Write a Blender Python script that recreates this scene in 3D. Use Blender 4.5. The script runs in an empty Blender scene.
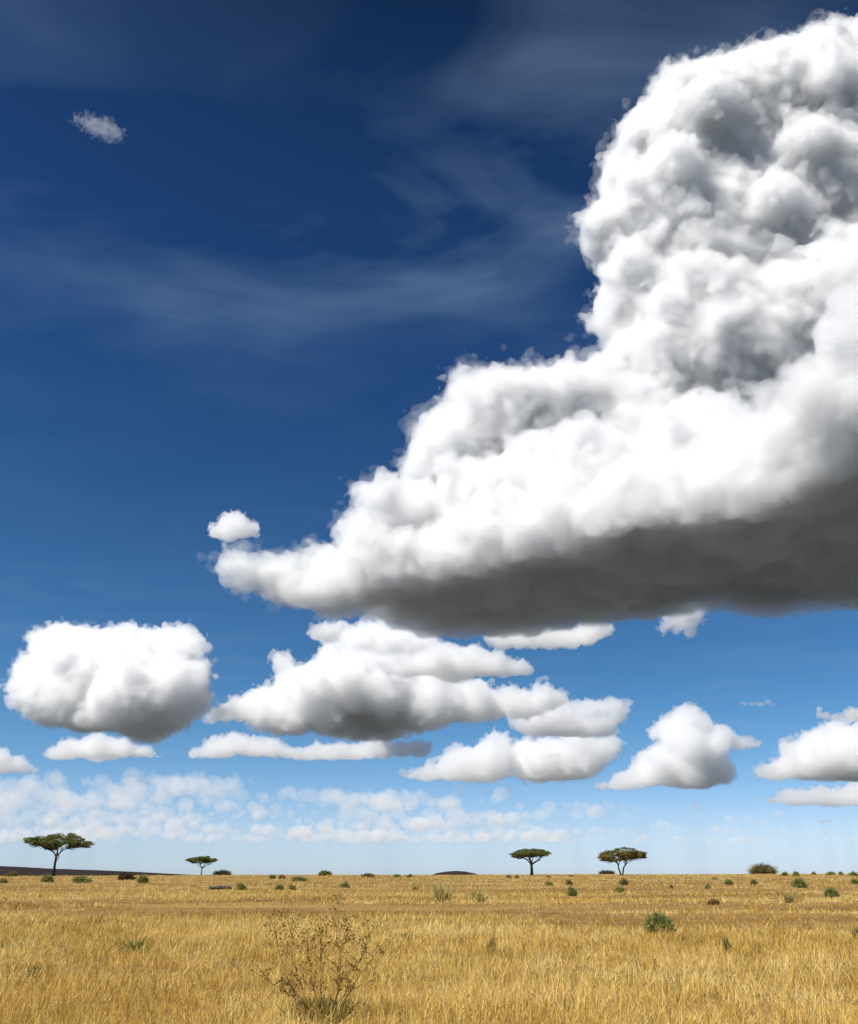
import bpy, math, random
import numpy as np
from mathutils import Vector

R = math.radians
scene = bpy.context.scene
COL = scene.collection

# ------------------------------------------------------------------ camera
W_PX, H_PX = 858, 1024
FOV = R(60)
F = (H_PX / 2) / math.tan(FOV / 2)          # focal length in pixels
PITCH = R(22.15)
EYE = np.array([0.0, 0.0, 1.8])
cam_d = bpy.data.cameras.new('camera')
cam_d.sensor_fit = 'VERTICAL'
cam_d.angle = FOV
cam_d.clip_start = 0.1
cam_d.clip_end = 200000
cam = bpy.data.objects.new('camera', cam_d)
COL.objects.link(cam)
cam.location = EYE
cam.rotation_euler = (R(90) + PITCH, 0, 0)
scene.camera = cam
FWD = np.array([0, math.cos(PITCH), math.sin(PITCH)])
UPV = np.array([0, -math.sin(PITCH), math.cos(PITCH)])
RGT = np.array([1.0, 0, 0])


def ray(px, py):
    return FWD + RGT * ((px - W_PX / 2) / F) + UPV * (-(py - H_PX / 2) / F)


def at(px, py, D):
    """world point seen at (px, py) whose northing is D metres"""
    d = ray(px, py)
    return EYE + d * (D / d[1])


# ------------------------------------------------------------------ helpers
def link_mesh(name, verts, faces, mat, parent=None, smooth=False, cols=None):
    """verts (n,3); faces (m,k) array of equal-size faces"""
    me = bpy.data.meshes.new(name)
    verts = np.asarray(verts, np.float32)
    faces = np.asarray(faces, np.int32)
    n, k = faces.shape
    me.vertices.add(len(verts))
    me.vertices.foreach_set('co', verts.ravel())
    me.loops.add(n * k)
    me.loops.foreach_set('vertex_index', faces.ravel())
    me.polygons.add(n)
    me.polygons.foreach_set('loop_start', np.arange(0, n * k, k, dtype=np.int32))
    me.polygons.foreach_set('loop_total', np.full(n, k, np.int32))
    me.polygons.foreach_set('use_smooth', np.full(n, smooth, bool))
    if cols is not None:
        a = me.color_attributes.new('tint', 'FLOAT_COLOR', 'POINT')
        c = np.ones((len(verts), 4), np.float32)
        c[:, :3] = cols
        a.data.foreach_set('color', c.ravel())
    me.update(calc_edges=True)
    me.validate()
    me.materials.append(mat)
    o = bpy.data.objects.new(name, me)
    COL.objects.link(o)
    if parent:
        o.parent = parent
    return o


def tag(o, label=None, cat=None, group=None, kind=None):
    if label: o['label'] = label
    if cat: o['category'] = cat
    if group: o['group'] = group
    if kind: o['kind'] = kind
    return o


def empty(name, loc):
    o = bpy.data.objects.new(name, None)
    COL.objects.link(o)
    o.location = loc
    return o


def _hash(ix, iy, iz, seed):
    h = (ix.astype(np.uint32) * np.uint32(374761393) + iy.astype(np.uint32) * np.uint32(668265263)
         + iz.astype(np.uint32) * np.uint32(2147483647) + np.uint32((seed * 974711 + 17) & 0xffffffff))
    h = (h ^ (h >> np.uint32(13))) * np.uint32(1274126177)
    h = (h ^ (h >> np.uint32(15))) * np.uint32(2246822519)
    return h ^ (h >> np.uint32(16))


def perlin(p, seed=0):
    """gradient noise, p (n,3) -> (n,) roughly in -1..1"""
    p = np.asarray(p, np.float64)
    f = np.floor(p)
    i = f.astype(np.int64) & 0xffffffff
    t = p - f
    u = t * t * t * (t * (t * 6 - 15) + 10)
    out = 0
    for dx in (0, 1):
        for dy in (0, 1):
            for dz in (0, 1):
                h = _hash(i[:, 0] + dx, i[:, 1] + dy, i[:, 2] + dz, seed)
                g0 = (h & np.uint32(1023)).astype(np.float64) / 511.5 - 1
                g1 = ((h >> np.uint32(10)) & np.uint32(1023)).astype(np.float64) / 511.5 - 1
                g2 = ((h >> np.uint32(20)) & np.uint32(1023)).astype(np.float64) / 511.5 - 1
                d = g0 * (t[:, 0] - dx) + g1 * (t[:, 1] - dy) + g2 * (t[:, 2] - dz)
                w = (u[:, 0] if dx else 1 - u[:, 0]) * (u[:, 1] if dy else 1 - u[:, 1]) * (u[:, 2] if dz else 1 - u[:, 2])
                out = out + w * d
    return out * 1.2


class Nodes:
    def __init__(self, tree):
        self.t = tree
        tree.nodes.clear()

    def n(self, typ, **kw):
        nd = self.t.nodes.new(typ)
        ins = kw.pop('ins', {})
        for k, v in kw.items():
            setattr(nd, k, v)
        for k, v in ins.items():
            s = nd.inputs[k]
            if isinstance(v, bpy.types.NodeSocket):
                self.t.links.new(v, s)
            else:
                s.default_value = v
        return nd

    def math(self, op, a, b=None, clamp=False):
        ins = {0: a}
        if b is not None: ins[1] = b
        return self.n('ShaderNodeMath', operation=op, use_clamp=clamp, ins=ins).outputs[0]

    def ramp(self, fac, stops, interp='LINEAR'):
        nd = self.n('ShaderNodeValToRGB', ins={0: fac})
        cr = nd.color_ramp
        cr.interpolation = interp
        while len(cr.elements) < len(stops): cr.elements.new(0.5)
        for e, (p, c) in zip(cr.elements, stops):
            e.position = p
            e.color = (c[0], c[1], c[2], 1) if not isinstance(c, (int, float)) else (c, c, c, 1)
        return nd.outputs[0]

    def mix(self, fac, a, b, blend='MIX'):
        nd = self.n('ShaderNodeMix', data_type='RGBA', blend_type=blend)
        for k, v in ((0, fac), (6, a), (7, b)):
            if isinstance(v, bpy.types.NodeSocket): self.t.links.new(v, nd.inputs[k])
            elif k: nd.inputs[k].default_value = (*v, 1)
            else: nd.inputs[k].default_value = v
        return nd.outputs[2]


def new_mat(name):
    m = bpy.data.materials.new(name)
    m.use_nodes = True
    return m, Nodes(m.node_tree)


# ------------------------------------------------------------------ sun and sky
SUN_EL, SUN_AZ = R(53), R(-122)      # azimuth from +Y towards +X
sl = bpy.data.lights.new('sun', 'SUN')
sl.energy = 4.8
sl.angle = R(0.55)
sl.color = (1.0, 0.955, 0.88)
sun = bpy.data.objects.new('sun', sl)
COL.objects.link(sun)
sd = Vector((math.sin(SUN_AZ) * math.cos(SUN_EL), math.cos(SUN_AZ) * math.cos(SUN_EL), math.sin(SUN_EL)))
sun.rotation_euler = sd.to_track_quat('Z', 'Y').to_euler()
sun.location = sd * 50

world = bpy.data.worlds.new('World')
scene.world = world
world.use_nodes = True
N = Nodes(world.node_tree)
sky = N.n('ShaderNodeTexSky', sky_type='NISHITA', sun_disc=False, sun_elevation=SUN_EL, sun_rotation=SUN_AZ % (2 * math.pi),
          air_density=1.0, dust_density=0.6, ozone_density=1.6, altitude=1500)
tc = N.n('ShaderNodeTexCoord')
sep = N.n('ShaderNodeSeparateXYZ', ins={0: tc.outputs['Generated']})
# a polarising filter's darkening of the clear sky away from the horizon
pol = N.ramp(N.math('MAXIMUM', sep.outputs[2], 0.0), [
    (0.0067, (0.569, 0.695, 1.0)), (0.0383, (0.641, 0.711, 0.927)), (0.0736, (0.506, 0.661, 0.868)), (0.1097, (0.383, 0.599, 0.781)),
    (0.1622, (0.291, 0.540, 0.716)), (0.2112, (0.244, 0.489, 0.663)), (0.2970, (0.206, 0.436, 0.613)), (0.4229, (0.154, 0.345, 0.530)),
    (0.5486, (0.121, 0.295, 0.495)), (0.7139, (0.095, 0.215, 0.365)), (0.80, (0.062, 0.140, 0.235))])
skyc = N.mix(1.0, sky.outputs[0], pol, 'MULTIPLY')
# high thin cirrus, on a plane far above
zc = N.math('MAXIMUM', sep.outputs[2], 0.05)
cx_ = N.math('DIVIDE', sep.outputs[0], zc); cy_ = N.math('DIVIDE', sep.outputs[1], zc)
pl = N.n('ShaderNodeCombineXYZ', ins={0: cx_, 1: cy_, 2: 0.0})
m1 = N.n('ShaderNodeMapping', ins={0: pl.outputs[0], 1: (0.37, 0.2, 0), 2: (0, 0, R(-38)), 3: (0.8, 1.7, 1)})
ci1 = N.n('ShaderNodeTexNoise', ins={'Vector': m1.outputs[0], 'Scale': 2.0, 'Detail': 6.0, 'Roughness': 0.5, 'Distortion': 0.6})
m2 = N.n('ShaderNodeMapping', ins={0: pl.outputs[0], 1: (1.3, 4.1, 0), 3: (1, 1.3, 1)})
ci2 = N.n('ShaderNodeTexNoise', ins={'Vector': m2.outputs[0], 'Scale': 1.5, 'Detail': 3.0})
cmask = N.math('MULTIPLY', N.ramp(ci1.outputs[0], [(0.42, 0.0), (0.78, 1.0)]), N.ramp(ci2.outputs[0], [(0.36, 0.15), (0.62, 1.0)]))
cmask = N.math('MULTIPLY', cmask, N.ramp(sep.outputs[2], [(0.05, 0.35), (0.45, 0.08), (0.56, 0.55), (0.66, 1.0), (0.80, 0.55)]))
skyc = N.mix(N.math('MULTIPLY', cmask, 0.58), skyc, (2.0, 2.9, 4.2))
bg = N.n('ShaderNodeBackground', ins={0: skyc, 1: 0.0885})
N.n('ShaderNodeOutputWorld', ins={0: bg.outputs[0]})

# ------------------------------------------------------------------ clouds
def cloud_material(name, density, aniso=0.35, color=(0.972, 0.974, 0.977)):
    m, n = new_mat(name)
    v = n.n('ShaderNodeVolumePrincipled', ins={'Color': (*color, 1), 'Density': density, 'Anisotropy': aniso, 'Absorption Color': (0, 0, 0, 1)})
    n.n('ShaderNodeOutputMaterial', ins={'Volume': v.outputs[0]})
    return m


import openvdb

# band limited noise tiles (periodic), one per octave, used to billow and tear the clouds
NT = 160
_rng = np.random.default_rng(20)
_kx = np.fft.fftfreq(NT) * NT
_kk = np.sqrt(_kx[:, None, None] ** 2 + _kx[None, :, None] ** 2 + (np.fft.rfftfreq(NT) * NT)[None, None, :] ** 2)
OCT = []
for _c in (3, 6, 12, 24, 48):
    f = np.fft.rfftn(_rng.standard_normal((NT, NT, NT)).astype(np.float32))
    f *= np.exp(-((np.log(np.maximum(_kk, 0.3) / _c)) / 0.38) ** 2)
    t = np.fft.irfftn(f, s=(NT, NT, NT)).astype(np.float32)
    OCT.append((NT / _c, t / t.std()))
del f, t, _kk


def add_tile(S, tile, off):
    ix = [(np.arange(S.shape[i]) + off[i]) % NT for i in range(3)]
    for c0 in range(0, S.shape[0], 24):
        S[c0:c0 + 24] += tile[np.ix_(ix[0][c0:c0 + 24], ix[1], ix[2])]


def smax(a, b, k):
    h = np.maximum(k - np.abs(a - b), 0) / k
    return np.maximum(a, b) + h * h * (k * 0.25)


def cloud(name, label, blobs, base, mfp, seed, vox_px=1.1, kids=(34, 8), cat='cloud', group=None, kind=None, flat=0.4, fill=True,
          rs=1.0, rough=1.15, core=2.0, wisp=0.16, col=0.976, soft=0.30, aniso=0.35):
    """blobs: (px, py, radius px, northing m): the cloud is a union of billowing puffs over a flat base at height `base`.
    mfp: mean free path of light in its outer part, in picture pixels at its distance. Three nested bodies (thin torn vapour, cloud, denser core)."""
    rng = np.random.default_rng(seed)
    if fill:
        # thicken: link neighbours, and repeat each puff in front and behind
        B = [tuple(map(float, b[:4])) for b in blobs]
        ex = []
        for b in B:
            nb = sorted((c for c in B if c is not b), key=lambda c: (c[0] - b[0]) ** 2 + ((c[1] - b[1]) * 1.6) ** 2)[:2]
            for c in nb:
                t = rng.uniform(0.4, 0.6)
                ex.append((b[0] + (c[0] - b[0]) * t, b[1] + (c[1] - b[1]) * t + 0.12 * min(b[2], c[2]), min(b[2], c[2]) * 0.92, b[3] + (c[3] - b[3]) * t))
        for b in B:         # smaller heads rising out of each puff
            for _ in range(3):
                q = rng.uniform(0.3, 0.6)
                ex.append((b[0] + rng.uniform(-1, 1) * b[2], b[1] - rng.uniform(0.2, 0.85) * b[2] * (1 - 0.2 * q), b[2] * q, b[3] - rng.uniform(-0.3, 0.9) * b[2] * b[3] / F))
        B = [(b[0], b[1], b[2] * rng.uniform(0.8, 1.05), b[3]) for b in B] + ex
        for b in list(B):
            rm = b[2] * b[3] / F
            for sg in (-1, 1):
                B.append((b[0] + rng.normal() * b[2] * 0.35, b[1] + rng.uniform(0.0, 0.3) * b[2], b[2] * rng.uniform(0.7, 0.9), b[3] + sg * rm * rng.uniform(0.8, 1.5)))
        blobs = B
    C, Rr = [], []
    for b in blobs:
        px, py, rp, D = b[:4]
        p = at(px, py, D)
        depth = (p - EYE) @ FWD
        C.append(p); Rr.append(rp * depth / F * rs)
    C = np.array(C); Rr = np.array(Rr)
    dm = np.median((C - EYE) @ FWD)
    pxm = dm / F
    v = vox_px * pxm
    density = 1.0 / (mfp * pxm)
    allC, allR = [C], [Rr]
    pc, pr = C, Rr
    pr0 = float(np.median(Rr))
    for kn in kids:
        cc, cr = [], []
        for c, r in zip(pc, pr):
            if r < 4 * v: continue
            d = rng.normal(size=(kn, 3)); d /= np.linalg.norm(d, axis=1)[:, None]
            d[:, 2] = np.where(d[:, 2] < -0.35, -d[:, 2], d[:, 2])
            rr = r * rng.uniform(0.16, 0.40, kn)
            cc.append(c + d * (r * rng.uniform(0.74, 1.0, kn))[:, None]); cr.append(rr)
        if not cc: break
        pc, pr = np.concatenate(cc), np.concatenate(cr)
        keep = pr > 2.0 * v
        pc, pr = pc[keep], pr[keep]
        allC.append(pc); allR.append(pr)
    C, Rr = np.concatenate(allC), np.concatenate(allR)
    w = [0.0] * 5
    for i, (lam, _) in enumerate(OCT):
        if lam < 1.9 * pr0 / v: w[i] = (0.105 if lam > 15 else 0.15) * lam * rough
    amp = sum(w)
    lo = (C - Rr[:, None]).min(0) - (8 + 1.3 * amp) * v
    hi = (C + Rr[:, None]).max(0) + (8 + 1.3 * amp) * v
    lo[2] = max(lo[2], base - 14 * v)
    dims = np.ceil((hi - lo) / v).astype(int) + 1
    FAR = 40.0
    S = np.full(dims, FAR, np.float32)          # signed distance in voxels
    cv, rv = (C - lo) / v, Rr / v
    for c, r in zip(cv, rv):
        k = soft * r
        m = r + k + 4 + 1.3 * amp
        a = np.maximum((c - m).astype(int), 0)
        b = np.minimum((c + m).astype(int) + 2, dims)
        if (b <= a).any(): continue
        gx = (np.arange(a[0], b[0]) - c[0]) ** 2
        gy = (np.arange(a[1], b[1]) - c[1]) ** 2
        gz = (np.arange(a[2], b[2]) - c[2]) ** 2
        d = np.sqrt(gx[:, None, None] + gy[None, :, None] + gz[None, None, :]).astype(np.float32) - np.float32(r)
        s = S[a[0]:b[0], a[1]:b[1], a[2]:b[2]]
        h = np.maximum(k - np.abs(s - d), 0) / k
        s[...] = np.minimum(s, d) - h * h * (k * 0.25)
    np.clip(S, -45, FAR, out=S)
    off = rng.integers(0, NT, 3)
    # cauliflower billows (rounded heads, sharp creases), plus some plain roughness
    tile = sum(wi * (0.75 * (0.75 - np.abs(t)) + 0.35 * t) for wi, (lam, t) in zip(w, OCT) if wi)
    if not isinstance(tile, int): add_tile(S, tile, off)
    # flat, faintly uneven base
    gx, gy = np.meshgrid(np.arange(dims[0]), np.arange(dims[1]), indexing='ij')
    wl = 70.0
    pn = np.stack([gx.ravel() / wl, gy.ravel() / wl, np.full(gx.size, seed * 1.7)], 1)
    und = (perlin(pn, seed) + 0.5 * perlin(pn * 2.7, seed + 1) + 0.35 * perlin(pn * 6, seed + 2) + 0.25 * perlin(pn * 13, seed + 3)).reshape(gx.shape) * 9 * flat
    zb = (base - lo[2]) / v
    nz = int(max(1, min(dims[2], zb + np.abs(und).max() + 12)))
    bd = ((zb + und)[:, :, None] - np.arange(nz)[None, None, :]).astype(np.float32)

    def shell(S, iso, main=False):
        S = S.copy() if iso is None else S - np.float32(iso)
        np.clip(S, -6, 6, out=S)
        S[0] = S[-1] = 6; S[:, 0] = S[:, -1] = 6; S[:, :, 0] = S[:, :, -1] = 6
        g = openvdb.FloatGrid(background=6.0)
        g.copyFromArray(S)
        g.gridClass = openvdb.GridClass.LEVEL_SET
        pts, quads = g.convertToQuads(0.0)
        P = np.asarray(pts, np.float64) * v + lo
        Q = np.asarray(quads, np.int64)
        if len(Q) < 8: return None, None
        # outward winding
        vol = np.einsum('ij,ij->i', P[Q[:, 0]] - P.mean(0), np.cross(P[Q[:, 2]] - P[Q[:, 0]], P[Q[:, 3]] - P[Q[:, 1]])).sum()
        if main and len(Q) < 600000:        # keep the body itself, drop loose crumbs
            lab = np.arange(len(P))
            for _ in range(60):
                m = lab[Q].min(1)
                new = lab.copy()
                for j in range(4): np.minimum.at(new, Q[:, j], m)
                new = new[new]
                if (new == lab).all(): break
                lab = new
            cnt = np.bincount(lab, minlength=len(P))
            fkeep = cnt[lab[Q[:, 0]]] == cnt.max()
            used, inv = np.unique(Q[fkeep], return_inverse=True)
            P, Q = P[used], inv.reshape(-1, 4)
        return P, (Q if vol > 0 else Q[:, ::-1])

    # thin torn vapour round the outside
    Wv = S.copy()
    wt = sum(0.14 * lam * t for lam, t in OCT[1:] if lam < 1.6 * pr0 / v)
    if not isinstance(wt, int): add_tile(Wv, wt, rng.integers(0, NT, 3))
    Wv[:, :, :nz] = smax(Wv[:, :, :nz], bd + np.float32(1.0), 6.0)
    Pw, Qw = shell(Wv, 0.3 / vox_px, S.size < 400000)
    del Wv
    S[:, :, :nz] = smax(S[:, :, :nz], bd, 6.0)
    del bd
    P, Q = shell(S, 0.0, kind is None)
    if P is None: P, Q = shell(S, 2.0, True)
    o = link_mesh(name, P, Q, cloud_mat(density, col, aniso), smooth=True)
    tag(o, label, cat, group, kind)
    if wisp and Pw is not None:
        link_mesh('cloud_fringe', Pw, Qw, cloud_mat(density * wisp, col, aniso), o, smooth=True)
    if core:
        ci = -max(0.5 * mfp / vox_px, 3.0)
        Pc, Qc = shell(S, ci, True)
        if Pc is not None: link_mesh('cloud_core', Pc, Qc, cloud_mat(density * core, col, aniso), o, smooth=True)
    return o


_cm = {}
def cloud_mat(d, col, g=0.35):
    if (d, col) not in _cm: _cm[d, col] = cloud_material('cloud_vapour', d, g, color=(col - 0.002, col, col + 0.003))
    return _cm[d, col]


BASE = 900


def base_at(py, D):
    p = at(W_PX / 2, py, D)
    return p[2]


def py_of(D, z):
    return H_PX / 2 - F * math.tan(math.atan2(z - EYE[2], D) - PITCH)


BB = 780
big = [
    # the lower left wedge
    (250, 572, 24, 2750), (236, 562, 18, 2750), (285, 580, 30, 2750), (330, 582, 36, 2750), (375, 570, 42, 2700), (420, 540, 55, 2700), (440, 590, 45, 2700),
    (460, 470, 60, 2750), (500, 430, 60, 2750), (472, 396, 28, 2750), (545, 420, 55, 2750), (590, 408, 50, 2800), (520, 520, 75, 2600), (600, 500, 75, 2500), (560, 560, 50, 2800),
    (640, 440, 60, 2750), (680, 510, 70, 2300), (620, 490, 45, 2250), (740, 480, 60, 2100), (700, 450, 60, 2500), (780, 470, 60, 2100), (640, 560, 60, 2800),
    # tower
    (655, 306, 65, 3000), (660, 226, 70, 3000), (700, 156, 75, 3000), (690, 104, 40, 3000), (760, 124, 80, 3000), (830, 126, 85, 3000), (900, 116, 90, 3000), (720, 266, 95, 3050), (800, 226, 110, 3100), (880, 226, 120, 3100),
    (720, 366, 90, 2900), (660, 376, 60, 2900), (800, 346, 100, 2900), (900, 336, 120, 2900), (630, 176, 30, 3000), (618, 241, 32, 3000), (620, 326, 26, 3000), (810, 76, 40, 3000), (860, 66, 40, 3000),
    # bright lobe in front at the right edge
    (850, 345, 36, 1600), (815, 392, 36, 1650), (885, 320, 50, 1600), (860, 400, 45, 1600), (800, 425, 30, 1750), (900, 380, 60, 1600)]
# smaller lit heads along the front of the wedge
_b = np.random.default_rng(5)
for _ in range(46):
    px = _b.uniform(360, 880)
    d0 = np.interp(px, [300, 400, 500, 600, 700, 800, 860, 1000], [2680, 2600, 2420, 2230, 2080, 1930, 1760, 1650])
    big.append((px, py_of(d0, BB + _b.uniform(120, 330)), _b.uniform(14, 34), d0 + _b.uniform(-60, 60)))
# the broad flat belly
for px in range(300, 1010, 35):
    d0 = np.interp(px, [300, 400, 500, 600, 700, 800, 860, 1000], [2680, 2600, 2420, 2230, 2080, 1930, 1760, 1650])
    d1 = np.interp(px, [300, 400, 480, 560, 640, 760, 860, 1000], [2760, 2950, 3060, 3040, 2900, 2740, 2650, 2600])
    for D in np.arange(d0, d1 + 1, 150):
        rm = min(150, 60 + (px - 280) * 0.6)
        big.append((px, py_of(D, BB + 0.45 * rm), rm * F / D * 0.95, D))
cloud('cumulus_cloud', 'huge towering cumulus cloud with a dark grey belly filling the upper right sky', big, BB, 22, 3, vox_px=1.85, fill=False, rs=0.92, core=2.5, rough=0.95, flat=1.0, soft=0.34, wisp=0.2, col=0.958)

cloud('cumulus_cloud', 'broad white cumulus with flat grey base above the leftmost acacia',
      [(45, 690, 28, 6300), (60, 657, 25, 6300), (85, 652, 25, 6500), (45, 642, 15, 6400), (80, 640, 14, 6500), (130, 652, 25, 6500), (140, 640, 15, 6500), (175, 652, 22, 6500), (182, 642, 15, 6500),
       (110, 690, 40, 6300), (160, 690, 36, 6300), (188, 680, 22, 6400), (60, 700, 26, 6200), (26, 695, 16, 6200), (140, 715, 25, 6500), (90, 715, 22, 6200), (193, 705, 16, 6500), (150, 722, 22, 6900)], 900, 13, 11, core=1.2)
cloud('cumulus_cloud', 'low flat cumulus tucked directly under the broad white cumulus on the left',
      [(70, 752, 13, 7900), (95, 747, 13, 7900), (120, 751, 12, 7900), (145, 756, 9, 7900), (54, 756, 9, 7900), (158, 760, 6, 7900), (100, 760, 10, 8200)], base_at(759, 8000), 13, 12, core=1.2)
cloud('cumulus_cloud', 'small cumulus cut off by the left edge of the sky',
      [(8, 765, 11, 9500), (20, 770, 9, 9500), (34, 774, 6, 9500), (-10, 766, 15, 9500)], base_at(773, 9500), 13, 13, core=1.2)
cloud('cumulus_cloud', 'wide stacked cumulus in the middle with a broad grey underside',
      [(300, 692, 26, 7000), (282, 662, 11, 7100), (340, 680, 32, 7100), (260, 705, 18, 7000), (228, 711, 10, 7000), (214, 714, 7, 7000), (245, 708, 13, 7000),
       (380, 690, 35, 7100), (430, 700, 28, 7100), (320, 715, 22, 7000), (280, 716, 18, 7000), (470, 702, 20, 7200), (510, 702, 16, 7200), (542, 697, 12, 7200), (560, 699, 8, 7200), (528, 708, 12, 7200), (400, 720, 20, 7500), (360, 720, 20, 7500), (210, 716, 5, 7000)], base_at(741, 7200), 13, 14, core=1.2)
cloud('cumulus_cloud', 'bright white cloud ridge showing behind the top of the wide stacked cumulus',
      [(340, 642, 18, 8300), (362, 640, 16, 8300), (380, 641, 18, 8300), (400, 644, 17, 8300), (418, 647, 16, 8300), (330, 634, 12, 8300), (350, 655, 16, 8300), (390, 658, 18, 8300), (436, 652, 10, 8300)], base_at(676, 8300), 13, 34, core=1.2)
cloud('cumulus_cloud', 'small grey oval cloud against the bright back ridge of the stacked cumulus',
      [(322, 634, 10, 5500), (333, 632, 9, 5500), (316, 638, 6, 5500)], base_at(642, 5500), 13, 15, core=1.2)
cloud('cumulus_cloud', 'grey bottomed loaf shaped cumulus right under the belly of the huge cloud',
      [(408, 668, 15, 5200), (440, 660, 16, 5200), (470, 663, 17, 5200), (498, 667, 15, 5200), (522, 670, 10, 5200), (390, 672, 9, 5200), (450, 672, 14, 5500)], base_at(678, 5300), 13, 16, core=1.2)
cloud('cumulus_cloud', 'long thin cumulus shelf below the wide stacked cumulus',
      [(215, 750, 13, 8600), (240, 745, 13, 8600), (270, 750, 12, 8600), (300, 756, 9, 8600), (340, 752, 9, 8600), (380, 747, 11, 8600), (420, 750, 9, 8600), (195, 754, 7, 8600), (320, 752, 9, 8900), (360, 752, 9, 8900)], base_at(759, 8600), 13, 17, core=1.2)
cloud('cumulus_cloud', 'ragged pile of small cumulus puffs to the right of the wide stacked cumulus',
      [(560, 712, 13, 8500), (590, 708, 9, 8500), (612, 705, 7, 8500), (540, 716, 14, 8500), (600, 727, 12, 8500), (570, 730, 13, 8500), (620, 716, 7, 8500), (628, 703, 4, 8500), (540, 732, 10, 8600), (520, 722, 10, 8500)], base_at(735, 8500), 13, 18, core=1.2, rs=1.15)
cloud('cumulus_cloud', 'bright cauliflower topped cumulus above the thick trunked acacia',
      [(430, 776, 11, 11000), (460, 764, 16, 11000), (495, 757, 18, 11000), (530, 761, 18, 11000), (560, 765, 20, 11000), (590, 755, 20, 11000), (610, 746, 10, 11000), (500, 746, 10, 11000), (410, 779, 7, 11000), (545, 770, 16, 11200), (480, 770, 16, 11200)], base_at(781, 11000), 13, 19, core=1.2, rs=1.12)
cloud('cumulus_cloud', 'pointed cumulus with a knobbly peak above the twin stemmed acacia',
      [(688, 718, 12, 12500), (700, 725, 12, 12500), (668, 728, 12, 12500), (655, 733, 7, 12500), (680, 745, 20, 12500), (710, 745, 18, 12500), (735, 742, 8, 12500), (757, 744, 4.5, 12500), (745, 742, 6, 12500), (660, 765, 18, 12500),
       (640, 778, 14, 12500), (620, 783, 11, 12500), (690, 772, 22, 12500), (720, 772, 14, 12500), (602, 788, 6, 12500)], base_at(790, 12500), 13, 20, core=1.2)
cloud('cumulus_cloud', 'heavy domed cumulus at the right edge above the olive thicket',
      [(780, 775, 12, 10700), (800, 760, 16, 10700), (820, 755, 20, 10700), (845, 750, 24, 10700), (872, 755, 28, 10700), (850, 775, 18, 10700), (885, 732, 14, 10700), (820, 775, 16, 10700), (765, 774, 8, 10700)], base_at(779, 10700), 13, 21, core=1.2, rs=1.1)
cloud('cumulus_cloud', 'flat grey cumulus layer under the heavy domed cumulus at the right edge',
      [(770, 805, 6, 14500), (790, 801, 8, 14500), (815, 799, 9, 14500), (840, 799, 9, 14500), (862, 796, 11, 14500), (752, 808, 4, 14500), (890, 798, 12, 14500)], base_at(805, 14500), 13, 22, core=1.2, rs=1.4)
cloud('cumulus_cloud', 'short flat white cloud lowest in the right sky',
      [(812, 828, 5, 17500), (828, 826, 6, 17500), (844, 827, 4.5, 17500), (804, 830, 3, 17500)], base_at(826, 17500), 13, 23, core=1.2)
cloud('cumulus_cloud', 'thin ragged cloud streak above the heavy domed cumulus',
      [(745, 706, 5.5, 9000), (758, 706, 5, 9000), (772, 707, 4.5, 9000), (784, 706, 3.5, 9000), (768, 702, 3, 9000), (797, 707, 3.5, 9000), (805, 707, 3, 9000)], base_at(705, 9000), 22, 24)
cloud('cumulus_cloud', 'ragged grey cloud shelf touching the right edge above the heavy domed cumulus',
      [(820, 717, 5, 9000), (835, 719, 6, 9000), (852, 716, 8, 9000), (875, 714, 12, 9000), (819, 709, 3, 9000)], base_at(719, 9000), 13, 25, core=1.2)
cloud('cumulus_cloud', 'two faint puffs between the pointed cumulus and the ground',
      [(700, 810, 7, 16000), (690, 813, 4, 16000), (710, 812, 5, 16000)], base_at(811, 16000), 30, 26)
cloud('cumulus_cloud', 'tiny cloud scrap right of the ragged pile of puffs',
      [(645, 700, 4.5, 8500), (654, 699, 3.2, 8500), (636, 702, 3, 8500)], base_at(698, 8500), 13, 27, core=1.2)
cloud('cumulus_cloud', 'grey scrap of cloud hanging under the belly of the huge cloud',
      [(500, 641, 11, 3700), (530, 637, 12, 3700), (560, 639, 12, 3700), (588, 634, 12, 3700), (606, 630, 7, 3700)], base_at(648, 3700), 13, 28, core=1.2)
cloud('cumulus_cloud', 'torn white wisp hanging below the dark belly of the huge cloud',
      [(682, 604, 11, 3400), (672, 620, 8, 3400), (692, 618, 11, 3400), (664, 628, 5, 3400), (706, 606, 5, 3400), (690, 632, 6, 3400)], 500, 24, 29, wisp=0.3, rough=2.0)
cloud('cumulus_cloud', 'rounded puff floating off the left tip of the huge cloud',
      [(232, 526, 14, 2800), (245, 530, 10, 2800), (217, 531, 7, 2800), (256, 534, 5, 2800), (228, 538, 8, 2800)], base_at(542, 2800), 13, 30, core=1.2)
cloud('cumulus_cloud', 'thin curl of cloud above the sloping left shoulder of the huge cloud',
      [(357, 541, 7, 2900), (365, 540, 6, 2900), (347, 538, 4, 2900), (345, 528, 3, 2900), (352, 519, 3, 2900), (360, 516, 2.5, 2900)], base_at(548, 2900), 30, 31, wisp=0.4, rough=2.0)
cloud('cumulus_cloud', 'small torn wisp alone in the dark blue upper left sky',
      [(88, 122, 7, 2500), (97, 127, 9, 2500), (108, 131, 9, 2500), (118, 135, 6, 2500), (78, 120, 5, 2500), (104, 122, 5, 2500)], 1500, 110, 32, wisp=0.6, rough=3.2, fill=False, core=0)

# low bands of far cloud towards the horizon, too many and too merged to count
_r = np.random.default_rng(77)
far = []
def lev_D(py, z):
    return (z - EYE[2]) / math.tan(PITCH - math.atan((py - H_PX / 2) / F))


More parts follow.
